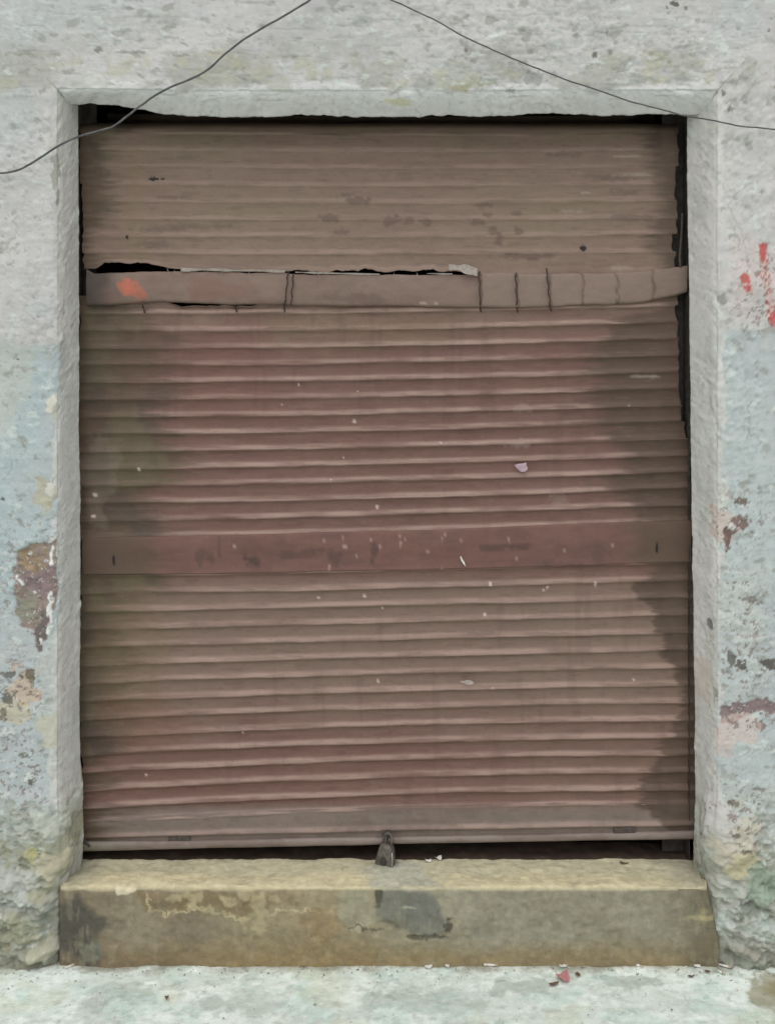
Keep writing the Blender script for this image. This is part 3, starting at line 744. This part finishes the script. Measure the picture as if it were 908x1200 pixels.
# lock band across the middle
pr = [(0, -.004), (0, .012), (.02, .0155)] + [(f, .0155 + .002 * math.sin(f * 6)) for f in np.linspace(.05, .95, 12)] + [(.98, .0155), (1, .012), (1, -.004)]
p, q, Yv, K = plate((628.5, 621.5, 611.5), (673, 668, 660), pr, 98, 808, seed=30)
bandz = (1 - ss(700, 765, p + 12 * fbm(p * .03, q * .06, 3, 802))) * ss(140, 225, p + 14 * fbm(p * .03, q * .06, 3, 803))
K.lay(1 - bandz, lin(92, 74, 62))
K.lay(bandz * .45, lin(110, 76, 69)); K.lay(bandz * ss(.1, .5, fbm(p * .03, q * .05, 4, 801)) * .4, lin(96, 72, 66))
for i, (cx, cy, rx, ry, a) in enumerate([(298, 655, 10, 6, .8), (240, 650, 12, 9, .5), (350, 650, 22, 5, .4), (390, 650, 10, 9, .5), (438, 645, 5, 10, .7), (590, 640, 30, 4, .6), (700, 648, 14, 9, .3), (370, 645, 14, 3, .5), (258, 640, 2, 12, .4), (650, 660, 26, 3, .4)]):
    K.lay(K.blob(cx, cy, rx, ry, .6, .5, 200 + i) * a, lin(74, 56, 52))
K.lay(K.blob(135, 656, 1.6, 5, .2, .3, 220), lin(24, 20, 18)); K.lay(K.blob(768, 643, 1.6, 6, .2, .3, 221), lin(24, 20, 18))
for i in range(18):
    K.lay(K.blob(random.uniform(380, 640), random.uniform(626, 668), 1.6, 2.2, .4, .5, 230 + i) * .6, lin(168, 138, 130))
sh_obj('lock_band', PX(p, YS), Yv, PZ(q, YS), K.c)

# bottom rail with its pressed ledge and the angle iron along the edge
pr = [(0, -.002), (0, .006), (.03, .0095)] + [(f, .0095) for f in np.linspace(.1, .52, 6)] + [(.56, .011), (.62, .016), (.68, .0195), (.71, .0195), (.73, .015), (.75, .011), (.85, .010), (.97, .010)]
p, q, Yv, K = plate((957, 945, 940), (990, 985, 979), pr, 98, 814, seed=34, dust=[(0, 0), (.52, .1), (.58, .8), (.7, .8), (.73, 0), (1, 0)])
K.lay(K.blob(470, 968, 60, 8, .6, .7, 240) * .5, lin(96, 82, 72))
rail = sh_obj('bottom_rail', PX(p, YS), Yv, PZ(q, Yv), K.c)
rail['label'] = 'grey brown bottom rail with a pressed ledge'
pr = [(0, .009), (.08, .017), (.22, .023), (.5, .0265), (.8, .0265), (.95, .024), (1, .018), (1.02, -.012)]
p, q, Yv, K = plate((985, 980, 974), (996, 989, 984), pr, 96, 816, seed=38, wob=.5)
K.lay(np.full(p.shape, .75), lin(134, 122, 115)); K.lay(ss(.1, .5, fbm(p * .03, q * .1, 4, 810)) * .6, lin(108, 94, 86))
K.lay((p < 190) * .5 * ss(190, 120, p), lin(128, 126, 112))
angle = sh_obj('edge_angle', PX(p, YS), Yv, PZ(q, Yv), K.c, rail)

def local(px, py, Y):                         # local coordinates of the shutter for a spot at depth Y
    return np.array([float(PX(px, Y)), Y - YS, float(PZ(py, Y)) - float(zS)])
def box_px(name, x0, y0, x1, y1, Yb, Yf, mat, parent, bevel=.002, skew=0):
    a, b = local(x0, y1, Yb), local(x1, y0, Yb)
    f = Yf - Yb
    vs = [(a[0], a[1], a[2]), (b[0], a[1], a[2] + skew), (b[0], a[1], b[2] + skew), (a[0], a[1], b[2])]
    vs += [(v[0], v[1] + f, v[2]) for v in vs]
    return mesh_obj(name, vs, [[0, 1, 2, 3], [7, 6, 5, 4], [0, 4, 5, 1], [1, 5, 6, 2], [2, 6, 7, 3], [3, 7, 4, 0]], mat, parent, False, bevel)
# finger pulls: a bent loop over a dark socket
M_pull = mat_plain('grimy_pull_steel', (.055, .043, .037), (.095, .076, .066), .7, 0, 90)
for (cx, cy) in ((211, 984), (731, 975)):
    pl = box_px('finger_pull', cx - 13, cy - 6, cx + 13, cy + 4, YS - .010, YS - .021, M_pull, shutter, .003, .003)
# turned-up corner of the angle iron
vs, fs = tube([local(97, 978, YS - .02), local(100, 986, YS - .027), local(106, 992, YS - .028)], [.003, .005, .006], 6)
mesh_obj('bent_corner', vs, fs, M_pull, shutter, True)

# patched strip: sheet tin bound over the torn join
cols = 520
u = np.linspace(0, 1, cols)
xs = 104 + (803 - 104) * u
topy = np.interp(xs, [104, 112, 160, 210, 260, 335, 345, 450, 540, 556, 562, 620, 700, 760, 803], [317, 322, 320, 319, 320, 321, 323, 323, 323, 322, 320, 321, 322, 318, 313]) + .7 * fbm(xs * .05, 0 * xs, 3, 820)
boty = np.interp(xs, [104, 130, 190, 258, 330, 450, 560, 640, 700, 740, 780, 803], [359, 358, 354, 357, 357.5, 359, 361, 360, 358, 356, 349, 343]) + .7 * fbm(xs * .05, 0 * xs, 3, 821)
pr = np.array([(0, .000), (0, .016), (.03, .020)] + [(f, .021) for f in np.linspace(.08, .92, 10)] + [(.97, .020), (1, .016), (1, .002)])
t = pr[:, 0][:, None]; oo = pr[:, 1][:, None]
q = topy * (1 - t) + boty * t; p = xs[None, :] + 0 * q
folds = np.array([562, 605, 642, 680, 720, 762])
saw = np.zeros_like(xs)
for a, b in zip(folds, list(folds[1:]) + [806]):
    k = (xs >= a) & (xs < b)
    saw[k] = .007 * (1 - (xs[k] - a) / (b - a))
cyl = .004 * np.sin(np.clip(t, 0, 1) * math.pi)
Yv = YS - oo - cyl - saw[None, :] * np.clip(oo / .02, 0, 1) - warp(p, q) - .003 * fbm(p * .02, q * .04, 3, 822)
K = shutter_paint(p, q, 0 * q, 1, 0, 0, 3)
K.lay(np.full(p.shape, .55), lin(124, 106, 97)); K.lay(ss(560, 566, p + .15 * (q - 340)) * .7, lin(132, 114, 103))
K.lay(ss(.05, .5, fbm(p * .02, q * .03, 4, 823)) * (p < 560) * .5, lin(116, 92, 84))
K.lay(K.blob(250, 338, 26, 12, .5, .7, 300) * .5, lin(124, 86, 76)); K.lay(K.blob(290, 340, 18, 10, .5, .7, 301) * .3, lin(122, 84, 76))
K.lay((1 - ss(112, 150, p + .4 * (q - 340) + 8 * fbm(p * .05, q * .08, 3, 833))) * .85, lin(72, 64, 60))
orange = K.poly([(140, 333), (152, 329), (164, 331), (172, 340), (176, 351), (160, 350), (148, 346), (142, 343)], 2, 1, 302, .15)
K.lay(orange * .85, lin(168, 104, 82)); K.lay(orange * K.blob(152, 338, 9, 8, .4, .6, 303) * .8, lin(186, 104, 84))
K.lay(orange * ss(.0, .4, fbm(p * .2, q * .25, 3, 826)) * .5, lin(150, 100, 82))
K.lay(K.blob(165, 357, 30, 2, .3, .6, 304) * .4, lin(150, 112, 96))
for f_ in folds[:1].tolist() + folds[1:].tolist():
    K.lay(K.line([(f_, 318), (f_ + 2, 362)], 1.6, 2, int(f_)) * .6, lin(84, 70, 62))
K.lay(K.blob(415, 352, 40, 5, .6, .6, 305) * .5, lin(96, 80, 72)); K.lay(K.blob(400, 335, 12, 8, .6, .6, 306) * .3, lin(108, 92, 84))
K.lay(K.blob(496, 356, 5, 1.5, .4, .5, 307) * .8, lin(170, 152, 138)); K.lay(K.blob(510, 356, 3, 1.5, .4, .5, 308) * .8, lin(170, 152, 138))
strip = sh_obj('patch_strip', PX(p, YS), Yv, PZ(q, YS), K.c)
strip['label'] = 'patched tin strip with an orange paint mark'

# binding wires over the strip
for (x0, x1, y0, y1) in ((338, 333, 318, 366), (344, 341, 321, 358), (561, 563, 318, 366), (604, 606, 320, 366), (640, 645, 314, 364), (276, 277, 357, 366), (168, 169, 357, 367)):
    ys = np.linspace(y0, y1, 8)
    pts = [local(x0 + (x1 - x0) * (y - y0) / (y1 - y0) + .8 * math.sin(y * .4), y, YS - (.0365 if 322 < y < 359 else .012)) for y in ys]
    vs, fs = tube(spline(pts, 3), .0030, 6)
    mesh_obj('binding_wire', vs, fs, M_tie, shutter, True)
# pale torn tape along the upper join
def ribbon(name, pts, width_px, Yd, mat, seed, th=.0012):
    P_ = spline(pts, 10); n = len(P_); vs, fs = [], []
    for i, (x, y) in enumerate(P_):
        w_ = width_px * (.75 + .5 * vn(np.array([x * .11]), np.array([seed + .5]), seed)[0])
        ya = y - w_ * .5; yb_ = y + w_ * .5
        cur = .004 * vn(np.array([x * .05]), np.array([.3]), seed + 2)[0]
        for (yy, dy) in ((ya, -.003), (yb_, .0)):
            for tt_ in (0, th):
                vs.append(local(x, yy, YS - Yd + dy + cur + tt_))
    for i in range(n - 1):
        a, b = i * 4, (i + 1) * 4
        fs += [[a, a + 2, b + 2, b], [a + 1, b + 1, b + 3, a + 3], [a, b, b + 1, a + 1], [a + 2, a + 3, b + 3, b + 2]]
    fs += [[0, 1, 3, 2], [(n - 1) * 4 + k for k in (0, 2, 3, 1)]]
    return mesh_obj(name, vs, fs, mat, shutter, False)
ribbon('torn_tape', [(212, 316), (250, 316), (272, 317), (300, 317), (334, 318)], 4.0, .024, M_tape, 1)
ribbon('torn_tape', [(346, 319), (380, 320), (420, 321), (445, 321.5)], 2.4, .024, M_tape, 4)
ribbon('torn_tape', [(500, 320.5), (520, 321), (530, 321)], 2.0, .024, M_tape, 6)
ribbon('loose_tape_end', [(526, 313), (536, 313.5), (548, 316), (559, 319)], 9.5, .034, M_tape, 8)

for k, (x_, y_, a_) in enumerate([(196, 315, 3), (205, 316, -2), (238, 315, 4), (243, 316, 2), (262, 316, -3), (290, 316, 3), (372, 319, 3), (462, 320, -2), (488, 320, 3)]):
    ribbon('frayed_thread', [(x_, y_), (x_ + a_ * .6, y_ + 3.5), (x_ + a_, y_ + 7)], 2.2, .0275, M_tape, 20 + k)

# guide channels: dark steel channels the lath ends run in
def channel(x0, x1, flip):
    s = -1 if flip else 1
    z0, z1 = .29 - float(zS), 3.30 - float(zS)
    xo, xi = (x0, x1)
    pts = [(xo, -.012), (xo, .055), (xi, .055), (xi, .051), (xo + s * .004, .051), (xo + s * .004, -.012)]
    n = len(pts)
    vs = [(float(a), b, z0) for a, b in pts] + [(float(a), b, z1) for a, b in pts]
    fs = [[i, (i + 1) % n, n + (i + 1) % n, n + i] for i in range(n)] + [list(range(n))[::-1], list(range(n, 2 * n))]
    return mesh_obj('guide_channel', vs, fs, M_dark, shutter)
channel(PX(91.5, YS), PX(91.5, YS) + .055, False)
channel(PX(803, YS) + .012, PX(803, YS) - .075, True)
# bent tin showing beside the upper right lath ends
vs, fs = tube(spline([local(799, 250, YS + .01), local(798, 275, YS - .004), local(796, 300, YS - .012), local(797, 314, YS - .016)], 5), .0045, 6)
mesh_obj('bent_edge_tin', vs, fs, M_pull, shutter, True)

# hasp on the bottom rail
hy = YS - .030
def ring_pts(c, rx, rz, n=20, tilt=0, yaw=0):
    out = []
    for i in range(n):
        a = 2 * math.pi * i / n
        x, z = rx * math.cos(a), rz * math.sin(a)
        out.append((c[0] + x * math.cos(yaw), c[1] + x * math.sin(yaw), c[2] + z))
    return out
hp = box_px('hasp', 448, 972, 458, 988, YS - .020, YS - .0245, M_pull, shutter, .0015)
c = local(453, 985, YS - .036)
vs, fs = tube(ring_pts(c, .011, .017, 16, 0, 1.2), .0038, 8, True)
mesh_obj('staple', vs, fs, M_lock, hp, True)

# ------------------------------------------------------------------ padlock hanging from the hasp
lc = np.array([float(PX(452, .15)), .15, float(PZ(1005, .15))])
lock = empty('padlock', lc)
lock.rotation_euler = (math.radians(-6), math.radians(5), math.radians(-27))
lock.scale = (1.22, 1.22, 1.16)
tag(lock, 'old dark grey steel padlock hanging from the hasp at the bottom of the shutter', 'padlock')
# body: a bell-shaped outline with rounded edges
half = [(.012, .046), (.0195, .040), (.0235, .028), (.027, .010), (.0305, -.014), (.0315, -.030), (.029, -.041), (.021, -.048), (.010, -.051)]
outl = [(x, z) for x, z in half] + [(-x, z) for x, z in half[::-1]]
vs, fs = [], []
layers = [(-.016, .80), (-.0135, .93), (-.009, 1.), (.009, 1.), (.0135, .93), (.016, .80)]
for (y, k) in layers:
    for (x, z) in outl: vs.append((x * k, y, (z + .003) * k - .003))
n = len(outl)
for L in range(len(layers) - 1):
    for j in range(n):
        fs.append([L * n + j, L * n + (j + 1) % n, (L + 1) * n + (j + 1) % n, (L + 1) * n + j])
fs.append(list(range(n))[::-1]); fs.append([(len(layers) - 1) * n + j for j in range(n)])
mesh_obj('lock_body', vs, fs, M_lock, lock, True)
sp = [(-.0145, 0, .036)] + [(.0145 * math.cos(math.radians(a)), 0, .060 + .019 * math.sin(math.radians(a))) for a in np.linspace(180, 0, 11)] + [(.0145, 0, .036)]
vs, fs = tube(sp, .0048, 8); mesh_obj('shackle', vs, fs, M_lock, lock, True)
# pivoting keyhole cover
kc = []
vs = []
for y in (-.0165, -.0195):
    vs.append((0, y, .0))
    for j in range(14):
        a = 2 * math.pi * j / 14
        vs.append((.0095 * math.cos(a), y, -.008 + .016 * math.sin(a)))
fs = [[1 + j, 1 + (j + 1) % 14, 16 + (j + 1) % 14, 16 + j] for j in range(14)] + [[15, 16 + (j + 1) % 14, 16 + j] for j in range(14)]
mesh_obj('keyhole_cover', vs, fs, M_dark, lock, False)
vs, fs = tube([(.0245, -.0125, .028), (.0285, -.0125, .006), (.031, -.0125, -.018), (.0305, -.0122, -.032)], [.0016, .0026, .0026, .0014], 6)
mesh_obj('edge_highlight', vs, fs, M_shine, lock, True)  # bright strip added along the lock's edge to act as its highlight

# ------------------------------------------------------------------ cables on the wall
def cable(name, pts, r, Y0, seed, label):
    P_ = spline(pts, 8)
    w3 = []
    for i, (x, y) in enumerate(P_):
        y = y + .9 * vn(np.array([x * .045]), np.array([2.5]), seed + 5)[0] + .5 * vn(np.array([x * .13]), np.array([1.5]), seed + 6)[0]
        Yc = Y0 + .006 * vn(np.array([x * .02]), np.array([.5]), seed)[0]
        w3.append((float(PX(x, Yc)), Yc, float(PZ(y, Yc)) ))
    w3 = np.array(w3); o0 = w3[len(w3) // 2].copy()
    vs, fs = tube(w3 - o0, r, 8)
    o = mesh_obj(name, vs, fs, M_wire, None, True)
    o.location = o0
    return tag(o, label, 'cable', 'cables slung across the wall')
cable('cable', [(-420, 275), (-260, 262), (-120, 228), (-40, 207), (0, 203), (22, 199), (45, 187), (65, 174), (80, 166), (95, 159.5), (115, 154), (134, 147), (150, 136), (165, 124), (180, 113), (200, 102.5), (225, 92), (245, 80), (257, 69), (270, 58), (290, 44), (320, 26), (345, 11), (365, -2), (392, -22), (440, -70), (520, -160)], .0036, -.034, 3,
      'thicker grey cable running up from the left over the upper left corner of the opening')
cable('cable', [(300, -110), (380, -46), (425, -16), (455, -1), (480, 10), (510, 24), (545, 43), (580, 60), (620, 77), (660, 92), (700, 106), (740, 119), (775, 129), (800, 135), (830, 140), (865, 147), (908, 152), (980, 163), (1100, 178), (1300, 190)], .0025, -.030, 8,
      'thin dark cable sagging down to the right over the upper right corner of the opening')

# ------------------------------------------------------------------ small litter
def on_ground(px, py):
    dist = H * F / (py - 540)
    return ((px - 454) * dist / F, dist - D, 0.0)
def scrap(name, loc, sx_, sy_, ang, mat, label, cat, group=None, seed=0, curl=.004, vertical=False):
    """a small torn piece with an uneven outline, some thickness and a curl"""
    rs = np.random.RandomState(seed + 900)
    n = 11; vs, fs = [], []
    for k, h in enumerate((0.0, .0012)):
        for j in range(n):
            a = 2 * math.pi * j / n
            rr = .5 * (1 + .35 * rs.uniform(-1, 1)) if k == 0 else None
            if k == 0:
                x, y = sx_ * rr * math.cos(a), sy_ * rr * math.sin(a)
                vs.append([x, y, .001 + curl * ((x / sx_) ** 2 * 3 + .3 * rs.uniform(0, 1))])
            else:
                vs.append([vs[j][0], vs[j][1], vs[j][2] + h])
    fs = [[j, (j + 1) % n, n + (j + 1) % n, n + j] for j in range(n)] + [list(range(n))[::-1], list(range(n, 2 * n))]
    o = mesh_obj(name, vs, fs, mat)
    o.location = loc
    o.rotation_euler = (math.radians(90), ang, 0) if vertical else (0, 0, ang)
    return tag(o, label, cat, group)
GZ = .004
def butt(px, py, ang, L, label, z=GZ, loc=None):
    l = loc or on_ground(px, py)
    o = empty('cigarette_butt', (l[0], l[1], l[2] + z + .003)); o.rotation_euler = (0, 0, ang)
    tag(o, label, 'cigarette butt', 'cigarette butts along the foot of the step')
    vs, fs = tube([(-L / 2, 0, 0), (L * .05, 0, .0005), (L / 2 - .004, .001, .0)], .0042, 8); mesh_obj('paper_wrap', vs, fs, M_paper, o, True)
    vs, fs = tube([(L / 2 - .004, .001, 0), (L / 2 + .006, .0016, .0006)], [.0044, .0038], 8); mesh_obj('filter_tip', vs, fs, M_filter, o, True)
butt(81, 1135, .7, .03, 'white cigarette butt on the pavement below the left end of the step')
butt(704, 1129, .25, .034, 'white cigarette butt against the step foot, nearest the pink petal on its right')
butt(746, 1125 + 8, -.6, .03, 'cigarette butt on the step foot midway between the pink petal and the far right butt')
butt(848, 1130 + 4, -.5, .036, 'white cigarette butt farthest to the right, beyond the right end of the step')
butt(843, 1141, -.9, .024, 'short white stub just in front of the butt at the far right')
butt(574, 1133, -.08, .044, 'long white paper stick lying flat along the foot of the step at its middle')
scrap('paper_scrap', on_ground(501, 1134) [:2] + (GZ,), .028, .03, .3, M_paper, 'small torn white paper scrap in front of the step, left of the long white stick', 'paper scrap', 'paper scraps by the step', 1)
scrap('paper_scrap', on_ground(524, 1134)[:2] + (GZ,), .018, .016, .9, M_paper, 'tiny white paper scrap between the torn scrap and the long white stick', 'paper scrap', 'paper scraps by the step', 2)
scrap('paper_scrap', on_ground(660, 1134)[:2] + (GZ,), .03, .018, .1, M_paper, 'pale paper scrap against the step directly above the pink petal', 'paper scrap', 'paper scraps by the step', 3)
scrap('paper_scrap', on_ground(817, 1134)[:2] + (GZ,), .026, .016, .2, M_paper, 'pale paper scrap under the right end of the step, left of the far butt', 'paper scrap', 'paper scraps by the step', 4)
scrap('petal', on_ground(661, 1147)[:2] + (GZ,), .05, .05, .5, M_petal, 'pink red petal lying on the pale pavement in front of the step', 'petal', None, 5, .010)
scrap('dry_leaf', on_ground(649, 1155)[:2] + (GZ,), .036, .012, .3, M_leaf, 'thin dark leaf bit beside the pink petal on the pavement', 'leaf', 'dry leaf bits on the pavement', 6)
scrap('dry_leaf', on_ground(677, 1144)[:2] + (GZ,), .02, .02, .8, M_leaf, 'small round brown leaf bit right of the pink petal', 'leaf', 'dry leaf bits on the pavement', 7)
scrap('dry_leaf', on_ground(810, 1146)[:2] + (GZ,), .026, .010, .2, M_leaf, 'thin brown leaf bit on the pavement below the right end of the step', 'leaf', 'dry leaf bits on the pavement', 8)
scrap('dry_leaf', on_ground(650 + 178, 1140)[:2] + (GZ,), .024, .012, -.2, M_leaf, 'dark leaf bit just left of the short white stub', 'leaf', 'dry leaf bits on the pavement', 9)
scrap('pebble', on_ground(196, 1172)[:2] + (GZ,), .016, .018, .2, M_leaf, 'small dark pebble on the left half of the pavement', 'pebble', None, 10, .012)
# bits on the tread
def on_tread(px, py):
    dist = (H - float(zS)) * F / (py - 540)
    return ((px - 454) * dist / F, dist - D, float(zS) + .003)
scrap('paper_scrap', on_tread(502, 1010.5), .024, .016, .2, M_paper, 'white paper crumb on the step right of the padlock, the nearer of two', 'paper scrap', 'paper crumbs on the step', 11, .008)
scrap('paper_scrap', on_tread(514, 1008.5), .022, .03, .6, M_paper, 'white paper crumb on the step right of the padlock, the farther of two', 'paper scrap', 'paper crumbs on the step', 12, .012)
scrap('dry_leaf', on_tread(731, 1013), .03, .014, -.4, M_leaf, 'dark leaf bit lying on the right part of the step', 'leaf', None, 13)
# bits stuck on the shutter
def on_shut(px, py, out): 
    return (float(PX(px, YS)), YS - out, float(PZ(py, YS)))
scrap('paper_scrap', on_shut(611, 547.5, .0135), .05, .034, .1, M_pink, 'pale pink paper scrap stuck on the middle of the shutter', 'paper scrap', None, 14, .002, True)
scrap('paper_scrap', on_shut(541, 656, .0185), .042, .009, 1.05, M_paper, 'thin white paper sliver stuck slantwise on the flat lock band', 'paper scrap', None, 15, .002, True)
scrap('paper_scrap', on_shut(547, 798, .016), .042, .014, .1, M_tape, 'pale elongated paper fleck stuck on the lower shutter laths', 'paper scrap', None, 16, .002, True)

# loose grit swept against the foot of the step and the walls
rs = np.random.RandomState(41)
vs, fs = [], []
for k in range(520):
    gx_ = rs.uniform(-1.7, 1.7); gy_ = -.025 - abs(rs.normal(0, .035)) - (.03 if abs(gx_) > 1.2 else 0)
    if k % 4 == 0: gy_ = -rs.uniform(.03, .5)
    rr = rs.uniform(.0012, .0036) * (1.5 if rs.rand() < .06 else 1)
    b = len(vs)
    for (dx, dy, dz) in ((1, 0, 0), (0, 1, 0), (-1, 0, 0), (0, -1, 0), (0, 0, .9), (0, 0, -.6)):
        j = rs.uniform(.6, 1.3)
        vs.append((gx_ + dx * rr * j * 1.2, gy_ + dy * rr * j, .004 + rr * .4 + dz * rr * j))
    fs += [[b + i, b + (i + 1) % 4, b + 4] for i in range(4)] + [[b + (i + 1) % 4, b + i, b + 5] for i in range(4)]
M_grit = mat_plain('grit', (.10, .09, .07), (.5, .48, .42), .95, 0, 25)
tag(mesh_obj('grit', vs, fs, M_grit), 'loose grit and crumbs swept along the foot of the step', 'grit', kind='stuff')
